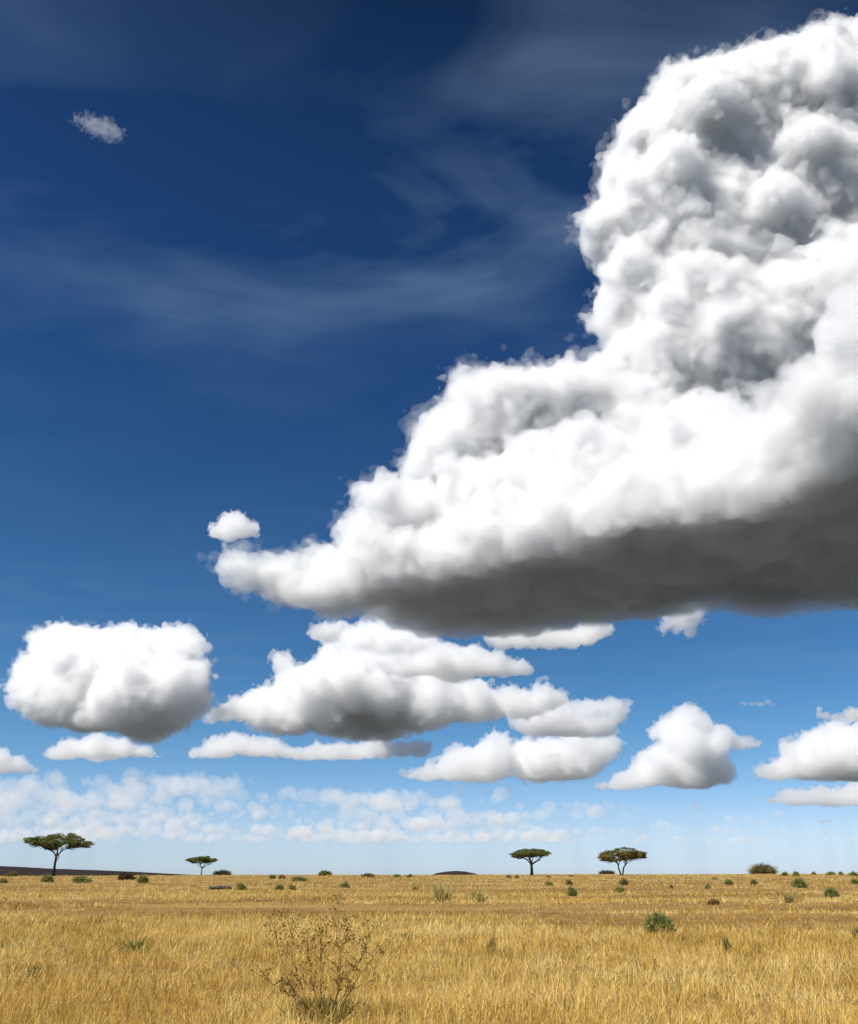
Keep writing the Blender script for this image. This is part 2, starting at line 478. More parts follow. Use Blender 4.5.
for (x0, x1, ya, yb, n, rad) in [(-80, 270, 784, 800, 30, 10), (-80, 500, 800, 816, 90, 9), (-80, 540, 817, 830, 130, 7), (520, 640, 806, 820, 12, 7), (380, 520, 792, 800, 8, 6),
                                 (-80, 560, 831, 843, 140, 6), (440, 940, 840, 851, 60, 5), (610, 940, 822, 836, 14, 5)]:
    for _ in range(n):
        cx, cy0 = _r.uniform(x0, x1), _r.uniform(ya, yb)
        rr = rad * float(np.clip(_r.lognormal(-0.15, 0.42), 0.4, 1.5))
        for k in range(_r.integers(3, 8)):
            r1 = rr * _r.uniform(0.5, 1.0)
            cyk = cy0 + _r.normal() * rr * 0.12
            far.append((cx + _r.normal() * rr * 3.6, cyk - 0.25 * r1, r1, min(lev_D(cyk + 0.3 * r1, 850), 30000)))
for px, py, r_ in [(545, 814, 7), (553, 816, 5), (536, 818, 5), (570, 808, 7), (580, 810, 7), (592, 812, 7), (608, 806, 6), (616, 808, 5), (415, 800, 6), (425, 799, 5), (470, 795, 7), (482, 794, 6), (495, 797, 5),
                   (640, 812, 6), (652, 814, 5), (735, 800, 5), (745, 802, 5), (725, 820, 6), (740, 822, 6), (760, 824, 6), (775, 818, 6), (790, 822, 5), (660, 828, 6), (676, 830, 5), (600, 832, 6), (620, 834, 6)]:
    for k in range(4):
        far.append((px + _r.normal() * r_ * 0.9, py + _r.normal() * r_ * 0.15, r_ * _r.uniform(0.6, 1.05), min(lev_D(py + 0.55 * r_, 850), 30000)))
cloud('clouds', 'broken white cloud bands low over the horizon', far, 850, 42, 41, vox_px=1.6, kids=(12,), rough=1.8, flat=0.15, cat=None, kind='stuff', fill=False, core=0, wisp=0.4, col=0.998, aniso=0.0)

# ------------------------------------------------------------------ ground
def sstep(a, b, x):
    t = np.clip((x - a) / (b - a), 0, 1)
    return t * t * (3 - 2 * t)


def ground_z(x, y):
    x = np.asarray(x, float); y = np.asarray(y, float)
    r = np.hypot(x, y)
    z = (1.15 + 0.0022 * np.clip(x, -400, 400)) * sstep(35, 290, r)
    z = z - 9 * sstep(300, 1400, r) - r * r / 1.274e7
    p = np.stack([np.ravel(x) / 38, np.ravel(y) / 24, np.zeros(x.size)], 1)
    und = (perlin(p, 5) * 0.13 + perlin(p * 3.1, 6) * 0.05).reshape(x.shape)
    z = z + 0.22 * perlin(np.stack([np.ravel(x) / 46, np.ravel(y) / 90, np.ones(x.size)], 1), 8).reshape(x.shape) * sstep(180, 260, r)
    return z + und * sstep(8, 30, r) * (1 - sstep(240, 330, r) * 0.6)


def on_ground(px, py, D0=None):
    """point of the ground seen at (px, py), by marching along the sight line; past the crest the point at northing D0"""
    d = ray(px, py); d = d / d[1]
    if D0 is None:
        ys = np.geomspace(5, 300, 3000)
        P = EYE[None] + d[None] * ys[:, None]
        hit = np.nonzero(P[:, 2] < ground_z(P[:, 0], P[:, 1]))[0]
        D0 = ys[hit[0]] if len(hit) else 285.0
    p = EYE + d * D0
    p[2] = float(ground_z(np.array([p[0]]), np.array([p[1]]))[0])
    return p


m_ground, n = new_mat('dry_savanna_soil')
geo = n.n('ShaderNodeNewGeometry')
mp = n.n('ShaderNodeMapping', ins={0: geo.outputs['Position'], 3: (0.05, 0.12, 1)})
n1 = n.n('ShaderNodeTexNoise', ins={'Vector': mp.outputs[0], 'Scale': 1.0, 'Detail': 6.0, 'Roughness': 0.62})
n2 = n.n('ShaderNodeTexNoise', ins={'Vector': geo.outputs['Position'], 'Scale': 2.2, 'Detail': 5.0, 'Roughness': 0.7})
c1 = n.ramp(n1.outputs[0], [(0.30, (0.11, 0.062, 0.024)), (0.43, (0.18, 0.105, 0.038)), (0.55, (0.26, 0.165, 0.06)), (0.72, (0.34, 0.23, 0.09))])
c2 = n.ramp(n2.outputs[0], [(0.3, (0.55, 0.5, 0.42)), (0.6, (1.0, 1.0, 1.0))])
cc = n.mix(0.8, c1, c2, 'MULTIPLY')
# beyond the crest the unseen scrub is coloured dark to limit bounce onto the clouds
dist = n.n('ShaderNodeVectorMath', operation='LENGTH', ins={0: geo.outputs['Position']})
cc = n.mix(n.math('MULTIPLY', n.math('SUBTRACT', dist.outputs['Value'], 330.0), 0.004, clamp=True), cc, (0.085, 0.088, 0.085))
bmp = n.n('ShaderNodeBump', ins={'Strength': 0.6, 'Distance': 0.08, 'Height': n2.outputs[0]})
b = n.n('ShaderNodeBsdfPrincipled', ins={'Base Color': cc, 'Roughness': 1.0, 'Specular IOR Level': 0.05, 'Normal': bmp.outputs[0]})
n.n('ShaderNodeOutputMaterial', ins={'Surface': b.outputs[0]})

rad = np.concatenate([[0.01], np.arange(2.5, 420, 2.5), np.geomspace(425, 90000, 70)])
ang = np.linspace(0, 2 * np.pi, 420, endpoint=False)
rr, aa = np.meshgrid(rad, ang, indexing='ij')
gx, gy = rr * np.sin(aa), rr * np.cos(aa)
gz = ground_z(gx, gy)
V = np.stack([gx.ravel(), gy.ravel(), gz.ravel()], 1)
na = len(ang)
i0 = (np.arange(len(rad) - 1)[:, None] * na + np.arange(na)[None]).ravel()
i1 = (np.arange(len(rad) - 1)[:, None] * na + (np.arange(na)[None] + 1) % na).ravel()
o = link_mesh('ground', V, np.stack([i0, i0 + na, i1 + na, i1], 1), m_ground, smooth=True)
tag(o, 'dry golden savanna plain rising gently to the horizon', None, None, 'structure')

# low far hills behind the crest
m_hill, n = new_mat('far_scrub_shaded')
geo = n.n('ShaderNodeNewGeometry')
n1 = n.n('ShaderNodeTexNoise', ins={'Vector': geo.outputs['Position'], 'Scale': 0.02, 'Detail': 5.0})
c1 = n.ramp(n1.outputs[0], [(0.35, (0.022, 0.018, 0.019)), (0.65, (0.036, 0.027, 0.028))])  # brown-purple scrub, with cloud shadow put into the dark colour
b = n.n('ShaderNodeBsdfDiffuse', ins={0: c1})
n.n('ShaderNodeOutputMaterial', ins={'Surface': b.outputs[0]})


def hill(name, label, prof, D, depth, seed):
    """prof: (px, py) skyline points; a rounded ridge of real depth behind the crest"""
    pxs = np.linspace(prof[0][0], prof[-1][0], 160)
    pys = np.interp(pxs, [p[0] for p in prof], [p[1] for p in prof])
    top = np.array([at(a, c, D) for a, c in zip(pxs, pys)])
    top[:, 2] += perlin(np.stack([top[:, 0] / 25, top[:, 0] * 0, top[:, 0] * 0 + seed], 1), seed) * D * 0.00035
    nv = 17
    vs = []
    for j in range(nv):
        t = j / (nv - 1) * 2 - 1
        y = D + t * depth / 2
        f = math.cos(t * math.pi / 2)
        z0 = ground_z(top[:, 0], np.full(len(top), y)) - 1.0
        vs.append(np.stack([top[:, 0], np.full(len(top), y), z0 + (top[:, 2] - z0) * f], 1))
    V = np.concatenate(vs); nn = len(top)
    a = (np.arange(nv - 1)[:, None] * nn + np.arange(nn - 1)[None]).ravel()
    o = link_mesh(name, V, np.stack([a, a + 1, a + 1 + nn, a + nn], 1), m_hill, smooth=True)
    return tag(o, label, None, None, 'structure')


hill('hill', 'long dark plateau on the horizon behind the leftmost acacia', [(-260, 864), (-60, 865), (0, 866), (40, 868.3), (90, 870), (130, 871.8), (165, 874), (190, 876)], 4200, 1500, 1)
hill('hill', 'short dark mound on the horizon in the middle', [(428, 876), (436, 873.2), (446, 871.6), (456, 870.8), (466, 871.6), (474, 873.2), (482, 876)], 2600, 400, 2)

# ------------------------------------------------------------------ grass
m_grass, n = new_mat('dry_grass')
at_ = n.n('ShaderNodeVertexColor', layer_name='tint')
d1 = n.n('ShaderNodeBsdfDiffuse', ins={0: at_.outputs[0]})
d2 = n.n('ShaderNodeBsdfTranslucent', ins={0: at_.outputs[0]})
mx = n.n('ShaderNodeMixShader', ins={0: 0.38, 1: d1.outputs[0], 2: d2.outputs[0]})
n.n('ShaderNodeOutputMaterial', ins={'Surface': mx.outputs[0]})

PAL = np.array([(0.80, 0.615, 0.245), (0.73, 0.52, 0.155), (0.54, 0.345, 0.08), (0.84, 0.71, 0.37), (0.27, 0.155, 0.035)])


def bare(x, y):
    """0..1: how trampled and short the grass is"""
    p = np.stack([x / 9, y / 5, x * 0], 1)
    w = perlin(p, 21) * 2.5
    def strip(y0, y1, x0, x1, fx=4):
        return sstep(y0 - 3, y0, y + w) * (1 - sstep(y1, y1 + 4, y + w)) * sstep(x0 - fx, x0, x) * (1 - sstep(x1, x1 + fx, x))
    s = np.maximum.reduce([strip(46, 56, -16, 6), strip(33, 43, 6, 22) * 0.65, strip(50, 58, 8, 34) * 0.8, strip(60, 64, -40, -8) * 0.7, strip(90, 100, -10, 40) * 0.6, strip(70, 76, -5, 30) * 0.5])
    q = np.stack([x / 14, y / 7, x * 0 + 3], 1)
    return np.clip(np.maximum(s, sstep(0.12, 0.55, perlin(q, 22)) * 0.8), 0, 1)


def blades(N, r0, r1, seed, hgt, wid, seg, half_ang=33, power=0.0, per=15, spread=0.085):
    rng = np.random.default_rng(seed)
    nc = N // per
    u = rng.uniform(size=nc)
    if power == 0: r = np.exp(np.log(r0) + u * np.log(r1 / r0))
    else: r = (r0 ** power + u * (r1 ** power - r0 ** power)) ** (1 / power)
    a = np.radians(rng.uniform(-half_ang, half_ang, nc))
    cx, cyy = r * np.sin(a), r * np.cos(a)
    bf = bare(cx, cyy)
    keep = rng.uniform(size=nc) > bf * 0.55
    cx, cyy, bf = cx[keep], cyy[keep], bf[keep]
    nc = len(cx)
    tone = perlin(np.stack([cx / 3.0, cyy / 1.6, cx * 0], 1), 31) * 0.75 + perlin(np.stack([cx / 16, cyy / 9, cx * 0], 1), 32) * 0.9 + rng.normal(size=nc) * 0.35
    hc = hgt * (0.72 + 0.6 * perlin(np.stack([cx / 2.2, cyy / 1.5, cx * 0], 1), 33) + 0.28 * rng.normal(size=nc)) * (1 - 0.62 * bf)
    green = rng.uniform(size=nc) < 0.022
    idx = np.repeat(np.arange(nc), per)
    M = len(idx)
    rb = np.hypot(cx, cyy)[idx]
    sp = spread * (rb / 20) ** 0.5
    x = cx[idx] + rng.normal(size=M) * sp
    y = cyy[idx] + rng.normal(size=M) * sp
    z = ground_z(x, y) - 0.01
    L = np.clip(hc[idx], 0.06, None) * rng.uniform(0.55, 1.25, M)
    az = rng.uniform(0, 2 * np.pi, M)
    lean = np.abs(rng.normal(size=M)) * 0.52 + 0.05
    flat = rng.uniform(size=M) < 0.24
    lean = np.where(flat, rng.uniform(0.9, 1.5, M), lean)
    droop = rng.uniform(0.0, 0.55, M)
    dx, dy = np.sin(az), np.cos(az)
    wa = rng.uniform(0, 2 * np.pi, M)
    wx, wy = np.sin(wa), np.cos(wa)
    w = wid * rng.uniform(0.6, 1.4, M) * np.maximum(rb / 18, 0.8) ** 0.75
    t0 = np.clip(tone[idx] * 1.15 + rng.normal(size=M) * 0.5, -1.4, 1.4)
    k = np.clip((t0 + 1.4) / 2.8, 0, 1)
    xs = np.array([0, 0.3, 0.52, 0.75, 1.0]); order = [4, 2, 1, 0, 3]
    col = np.stack([np.interp(k, xs, PAL[order, c]) for c in range(3)], 1)
    col = np.where((bf[idx] > 0.4)[:, None] & (rng.uniform(size=M) < 0.8)[:, None], col * np.array([0.74, 0.64, 0.55]), col)
    col = np.where(green[idx][:, None], np.array([0.20, 0.22, 0.06]) * rng.uniform(0.7, 1.3, M)[:, None], col)
    V, C = [], []
    lv = np.linspace(0, 1, seg + 1)
    for t in lv:
        s = t * lean + droop * t ** 2.5 * 0.5
        px, py = x + dx * L * s, y + dy * L * s
        pz = z + L * (t * np.cos(np.minimum(lean, 1.35)) - droop * 0.35 * t ** 3)
        if t < 1:
            hw = w * 0.5 * (1 - 0.75 * t)
            V.append(np.stack([px - wx * hw, py - wy * hw, pz], 1)); V.append(np.stack([px + wx * hw, py + wy * hw, pz], 1))
        else:
            V.append(np.stack([px, py, pz], 1))
    nv = len(V)
    V = np.stack(V, 1)
    faces = []
    for sgi in range(seg - 1):
        a0 = 2 * sgi
        faces += [(a0, a0 + 1, a0 + 3), (a0, a0 + 3, a0 + 2)]
    faces.append((nv - 3, nv - 2, nv - 1))
    Fc = (np.arange(M)[:, None, None] * nv + np.array(faces)[None]).reshape(-1, 3)
    return V.reshape(-1, 3), Fc, np.repeat(col, nv, 0)


parts = [blades(26000, 3.5, 10, 101, 0.36, 0.009, 3, half_ang=60, power=1.5),
         blades(190000, 10, 34, 102, 0.34, 0.010, 3, power=0.6),
         blades(170000, 32, 95, 103, 0.34, 0.012, 2, power=0.5, per=12, spread=0.12),
         blades(130000, 90, 330, 104, 0.36, 0.014, 1, power=0.7, per=9, spread=0.2)]
off = 0; VV, FF, CC = [], [], []
for v, f, c in parts:
    VV.append(v); FF.append(f + off); CC.append(c); off += len(v)
o = link_mesh('grass', np.concatenate(VV), np.concatenate(FF), m_grass, cols=np.concatenate(CC))
tag(o, 'dry golden knee high grass covering the whole plain', None, None, 'stuff')

# ------------------------------------------------------------------ plants
def leaf_mat(name):
    m, n = new_mat(name)
    a = n.n('ShaderNodeVertexColor', layer_name='tint')
    d1 = n.n('ShaderNodeBsdfDiffuse', ins={0: a.outputs[0]})
    d2 = n.n('ShaderNodeBsdfTranslucent', ins={0: a.outputs[0]})
    mx = n.n('ShaderNodeMixShader', ins={0: 0.25, 1: d1.outputs[0], 2: d2.outputs[0]})
    n.n('ShaderNodeOutputMaterial', ins={'Surface': mx.outputs[0]})
    return m


m_leaf = leaf_mat('leaves')
m_bark, n = new_mat('bark')
geo = n.n('ShaderNodeNewGeometry')
n1 = n.n('ShaderNodeTexNoise', ins={'Vector': geo.outputs['Position'], 'Scale': 9.0, 'Detail': 5.0})
c1 = n.ramp(n1.outputs[0], [(0.3, (0.045, 0.035, 0.03)), (0.7, (0.13, 0.10, 0.085))])
bmp = n.n('ShaderNodeBump', ins={'Strength': 0.8, 'Distance': 0.03, 'Height': n1.outputs[0]})
b = n.n('ShaderNodeBsdfDiffuse', ins={0: c1, 'Normal': bmp.outputs[0]})
n.n('ShaderNodeOutputMaterial', ins={'Surface': b.outputs[0]})


def tubes(chains, sides=7):
    """chains: list of (points (k,3), radii (k)) -> verts, quads"""
    V, Fq = [], []
    off = 0
    for P, Rd in chains:
        P = np.asarray(P, float)
        k = len(P)
        T = np.gradient(P, axis=0)
        T /= np.linalg.norm(T, axis=1)[:, None] + 1e-9
        ref = np.array([0.3, 1.0, 0.2]); ref /= np.linalg.norm(ref)
        for i in range(k):
            a = np.cross(T[i], ref); a /= np.linalg.norm(a) + 1e-9
            b2 = np.cross(T[i], a)
            th = np.arange(sides) / sides * 2 * np.pi
            V.append(P[i] + Rd[i] * (np.cos(th)[:, None] * a + np.sin(th)[:, None] * b2))
        for i in range(k - 1):
            for j in range(sides):
                jj = (j + 1) % sides
                Fq.append((off + i * sides + j, off + i * sides + jj, off + (i + 1) * sides + jj, off + (i + 1) * sides + j))
        off += k * sides
    return np.concatenate(V), np.array(Fq)


def curve(pts, nsub=5, jit=0.0, rng=None):
    """Catmull-Rom through pts"""
    P = np.asarray(pts, float)
    Q = np.concatenate([[2 * P[0] - P[1]], P, [2 * P[-1] - P[-2]]])
    out = []
    for i in range(1, len(Q) - 2):
        for t in np.arange(nsub) / nsub:
            out.append(0.5 * (2 * Q[i] + (Q[i + 1] - Q[i - 1]) * t + (2 * Q[i - 1] - 5 * Q[i] + 4 * Q[i + 1] - Q[i + 2]) * t * t + (3 * Q[i] - Q[i - 1] - 3 * Q[i + 1] + Q[i + 2]) * t ** 3))
    out.append(Q[-2])
    out = np.array(out)
    if jit and rng is not None: out[1:-1] += rng.normal(size=out[1:-1].shape) * jit
    return out


def leaf_quads(C, size, rng, flatness=0.5, cols=None):
    """one small pointed leaf spray per centre"""
    n_ = len(C)
    nrm = rng.normal(size=(n_, 3)); nrm[:, 2] = np.abs(nrm[:, 2]) + flatness
    nrm /= np.linalg.norm(nrm, axis=1)[:, None]
    a = np.cross(nrm, rng.normal(size=(n_, 3))); a /= np.linalg.norm(a, axis=1)[:, None] + 1e-9
    b2 = np.cross(nrm, a)
    s = (size * rng.uniform(0.6, 1.4, n_))[:, None]
    V = np.stack([C - a * s, C + b2 * s * 0.55, C + a * s, C - b2 * s * 0.55], 1).reshape(-1, 3)
    Fq = np.arange(4 * n_).reshape(-1, 4)
    return V, Fq, np.repeat(cols, 4, 0)


def acacia(label, px, py, D, prof, stems, seed, npads=75, leaves=120, tint=(0.125, 0.145, 0.042), pad=1.0, dome=1.0):
    """prof: (dx, top, bottom) crown outline in picture pixels from the trunk's foot; stems: [(dx, up, thickness px), ...] per main limb"""
    rng = np.random.default_rng(seed)
    base = on_ground(px, py, D)
    top_at = at(px, py - 20, D); m = (np.linalg.norm(top_at - at(px, py, D))) / 20      # metres per pixel here
    dz = at(px, py, D)[2] - base[2]          # part of the foot hidden behind the crest
    root = empty('acacia_tree', base)
    tag(root, label, 'tree', 'flat topped acacia trees')
    X = np.array([p[0] for p in prof]) * m
    T = np.array([p[1] for p in prof]) * m + dz
    B = np.array([p[2] for p in prof]) * m + dz
    cxm = (X[0] + X[-1]) / 2; Rm = (X[-1] - X[0]) / 2
    pads = []
    while len(pads) < npads:
        u = rng.uniform(-1, 1, 2)
        if np.hypot(*u) > 0.97: continue
        rho = np.hypot(*u)
        xe = cxm + Rm * (rho if u[0] > 0 else -rho)
        # blend left/right outline round the back so that the crown is one closed umbrella
        wgt = 0.5 + 0.5 * u[0] / (rho + 1e-6)
        tl = np.interp(cxm - Rm * rho, X, T); tr = np.interp(cxm + Rm * rho, X, T)
        bl = np.interp(cxm - Rm * rho, X, B); br = np.interp(cxm + Rm * rho, X, B)
        t_, b_ = tl * (1 - wgt) + tr * wgt, bl * (1 - wgt) + br * wgt
        # the pads sit in the upper part of the crown
        f = 1 - rng.uniform(0, 1) ** 1.1 * 0.9
        pr = pad * rng.uniform(0.75, 1.3)
        z = b_ + (t_ - b_) * f
        pads.append((cxm + Rm * u[0] * 1.03, Rm * u[1] * 1.03, min(z, t_ - 0.22 * pr), pr))
    pads = np.array(pads)
    LC, col = [], []
    for q in pads:
        g = rng.normal(size=(leaves, 3)); g /= np.linalg.norm(g, axis=1)[:, None]
        g *= rng.uniform(0.2, 1, leaves)[:, None] ** 0.5
        g[:, 2] = np.where(g[:, 2] < 0, g[:, 2] * 0.6, g[:, 2])
        LC.append(q[:3] + g * np.array([q[3], q[3], q[3] * 0.34]))
        tone = rng.uniform(0.75, 1.25)
        col.append(np.array(tint) * tone * rng.uniform(0.7, 1.35, (leaves, 1)) * np.array([1, 1, 1]) + rng.uniform(0, 0.012, (leaves, 1)) * np.array([1, 0.5, 0.1]))
    V, Fq, Cc = leaf_quads(np.concatenate(LC), 0.17, rng, 0.6, np.concatenate(col))
    cr = link_mesh('crown', V, Fq, m_leaf, root, cols=Cc)
    chains, tips = [], []
    for st in stems:
        P = np.array([(a * m, 0, b2 * m + (dz if b2 > 0 else -0.3)) for a, b2, w in st], float)
        yj = rng.uniform(-0.6, 0.6)
        P[:, 1] += np.linspace(0, 1, len(P)) ** 1.5 * yj * (P[-1, 2] * 0.35)
        rad_ = np.array([w for a, b2, w in st]) * m * 0.5
        c = curve(P, 5, 0.03, rng)
        rr_ = np.interp(np.linspace(0, 1, len(c)), np.linspace(0, 1, len(P)), rad_)
        chains.append((c, rr_)); tips.append((c, rr_))
    allp = np.concatenate([c[len(c) // 2:] for c, _ in tips]); allr = np.concatenate([r_[len(r_) // 2:] for _, r_ in tips])
    for q in pads[::1]:
        d = np.linalg.norm((allp - q[:3]) * np.array([1, 1, 0.6]), axis=1) + np.maximum(allp[:, 2] - q[2] + 0.3, 0) * 3
        i = np.argmin(d)
        a = allp[i]; e = q[:3] - np.array([0, 0, 0.1])
        mid = a * 0.5 + e * 0.5 + np.array([0, 0, -0.12 * np.linalg.norm(e - a)]) + rng.normal(size=3) * 0.12
        c = curve([a, mid, e], 4)
        chains.append((c, np.linspace(min(allr[i] * 0.7, 0.09), 0.02, len(c))))
    V, Fq = tubes(chains)
    link_mesh('trunk', V, Fq, m_bark, root, smooth=True)
    return root


acacia('large spreading flat topped acacia with a lopsided crown, leftmost of the four', 54, 871, 262,
       [(-36, 31, 29), (-32, 32.5, 27), (-26, 33, 25), (-18, 34.5, 22), (-10, 35, 20), (0, 37.5, 19.5), (8, 38, 19), (16, 37, 20), (24, 36, 21), (28, 31, 22), (34, 27, 23)],
       [[(0, -2, 3.0), (0, 8, 2.4), (0.5, 15, 2.1), (1, 19, 1.6), (0, 26, 0.8)], [(0.5, 13, 1.6), (-4, 19, 1.3), (-12, 22, 1.0), (-24, 28, 0.6)], [(0.8, 15, 1.5), (5, 20, 1.2), (12, 24, 0.9), (24, 25, 0.6)],
        [(0, 10, 0.9), (3, 13, 0.9), (3, 17, 0.8), (6, 22, 0.6)]], 1, npads=130, leaves=160, pad=1.25)
acacia('smallest flat topped acacia with a v shaped fork, farthest off', 201, 875.5, 300,
       [(-16, 16, 14), (-11, 17.5, 12.5), (-4, 18.5, 12), (4, 19.5, 12), (10, 18.5, 12.5), (14, 16, 13)],
       [[(0, -2, 1.3), (0, 4, 1.1), (0, 7.5, 1.0), (-4, 13, 0.6)], [(0, 6.5, 0.9), (3, 11, 0.7), (4, 14, 0.5)], [(-1, 8, 0.6), (-6, 12.5, 0.5)], [(1, 7, 0.5), (6, 11, 0.4)]], 2, npads=60, leaves=120, pad=1.0)
acacia('umbrella acacia with a thick bare trunk and dense flat crown, third of the four', 532, 874.5, 275,
       [(-23, 20, 17), (-19, 22.5, 16.5), (-12, 25, 16.5), (-3, 26.5, 17), (4, 26, 17), (10, 25, 17.5), (16, 23.5, 18.5), (19.5, 20.5, 18.5)],
       [[(0, -2, 3.6), (0, 6, 2.9), (-0.5, 11, 2.5), (-2, 16, 1.5), (-4, 20, 0.8)], [(-0.5, 10, 1.7), (-5, 15, 1.2), (-12, 18, 0.8)], [(-0.3, 9.5, 1.9), (5, 13, 1.5), (9, 15, 1.2), (10, 19, 0.8)], [(0, 11, 1.1), (2, 17, 0.8), (4, 21, 0.5)]], 3, npads=100, leaves=160, pad=1.1)
acacia('round domed acacia standing on two bare diverging stems, rightmost of the four', 621.5, 873, 265,
       [(-22, 16, 12.5), (-20, 19, 11), (-14, 22.5, 10), (-6, 24.5, 10.5), (1, 26.5, 11.5), (10, 25.5, 12), (18, 23.5, 13.5), (25, 20.5, 14.5), (28, 17, 15)],
       [[(0, -2, 1.8), (-2.5, 5, 1.5), (-3, 9, 1.3), (-6, 14, 0.8)], [(0, -1.5, 1.8), (3, 5, 1.5), (6, 9, 1.3), (8, 15, 0.8)], [(-2.5, 8, 1.0), (0, 13, 0.8), (2, 17, 0.5)], [(5, 8, 1.0), (3, 14, 0.6)], [(-3, 9, 0.7), (-11, 14, 0.5)], [(6, 9, 0.7), (16, 15.5, 0.5)]], 4, npads=130, leaves=140,
       tint=(0.15, 0.135, 0.045), pad=1.05)


def shrub(label, px, py, wpx, hpx, tint, seed, D0=None, name='shrub', cat='shrub', group=None, style='bush', dense=1.0):
    rng = np.random.default_rng(seed)
    base = on_ground(px, py, D0)
    m = np.linalg.norm(base - EYE) / 900
    W, H = wpx * m / 2, hpx * m
    if D0 is not None:
        H = H + max(at(px, py, D0)[2] - base[2], 0)
    size = max(0.05, 0.75 * m)
    cnt = int(np.clip(dense * (17 if style == 'bush' else 5) * (W * H) / (size * size), 60, 2600))
    t = np.array(tint)
    if style == 'bush':
        g = rng.normal(size=(cnt, 3)); g /= np.linalg.norm(g, axis=1)[:, None]
        g[:, 2] = np.abs(g[:, 2]) * 0.95
        g *= (rng.uniform(0.1, 1, cnt) ** 0.45)[:, None]
        lump = 0.78 + 0.4 * perlin(g * 2.3 + seed, seed) + 0.25 * perlin(g * 5 + seed, seed + 1)
        C = g * np.array([W, W, H]) * lump[:, None]
        col = t * rng.uniform(0.6, 1.4, (cnt, 1))
        dry = rng.uniform(size=cnt) < 0.22
        col = np.where(dry[:, None], np.array([0.42, 0.30, 0.10]) * rng.uniform(0.5, 1.1, (cnt, 1)), col)
        V, Fq, Cc = leaf_quads(C, size, rng, 0.2, col)
        # loose sprays standing out of the outline, and grass grown up round the foot
        k = cnt // 4
        g = rng.normal(size=(k, 3)); g[:, 2] = np.abs(g[:, 2]) + 0.3; g /= np.linalg.norm(g, axis=1)[:, None]
        b0 = g * np.array([W, W, H]) * 0.6
        d = g * np.array([W, W, H]) * rng.uniform(0.3, 0.62, (k, 1)) + rng.normal(size=(k, 3)) * 0.1 * H
        w = np.cross(d, rng.normal(size=(k, 3))); w /= np.linalg.norm(w, axis=1)[:, None] + 1e-9
        w *= (size * rng.uniform(0.15, 0.35, k))[:, None]
        V2 = np.stack([b0 - w, b0 + w, b0 + d * 0.6 + w * 0.7, b0 + d], 1).reshape(-1, 3)
        Cc = np.concatenate([Cc, np.repeat(t * rng.uniform(0.7, 1.5, (k, 1)), 4, 0)])
        Fq = np.concatenate([Fq, np.arange(4 * k).reshape(-1, 4) + len(V)]); V = np.concatenate([V, V2])
    else:       # upright tuft or airy weed
        k = cnt // 3
        b0 = rng.normal(size=(k, 3)) * np.array([W * 0.28, W * 0.28, 0])
        d = rng.normal(size=(k, 3)) * np.array([W * 0.45, W * 0.45, 0])
        d[:, 2] = H * rng.uniform(0.45, 1.05, k)
        w = np.cross(d, rng.normal(size=(k, 3))); w /= np.linalg.norm(w, axis=1)[:, None]
        w *= (size * rng.uniform(0.25, 0.5, k))[:, None]
        V = np.stack([b0 - w, b0 + w, b0 + d * 0.6 + w * 0.7, b0 + d + w * 0.1], 1).reshape(-1, 3)
        Fq = np.arange(4 * k).reshape(-1, 4)
        Cc = np.repeat(t * rng.uniform(0.65, 1.35, (k, 1)), 4, 0)
    o = link_mesh(name, V, Fq, m_leaf, cols=Cc)
    o.location = base
    tag(o, label, cat, group)
    return o


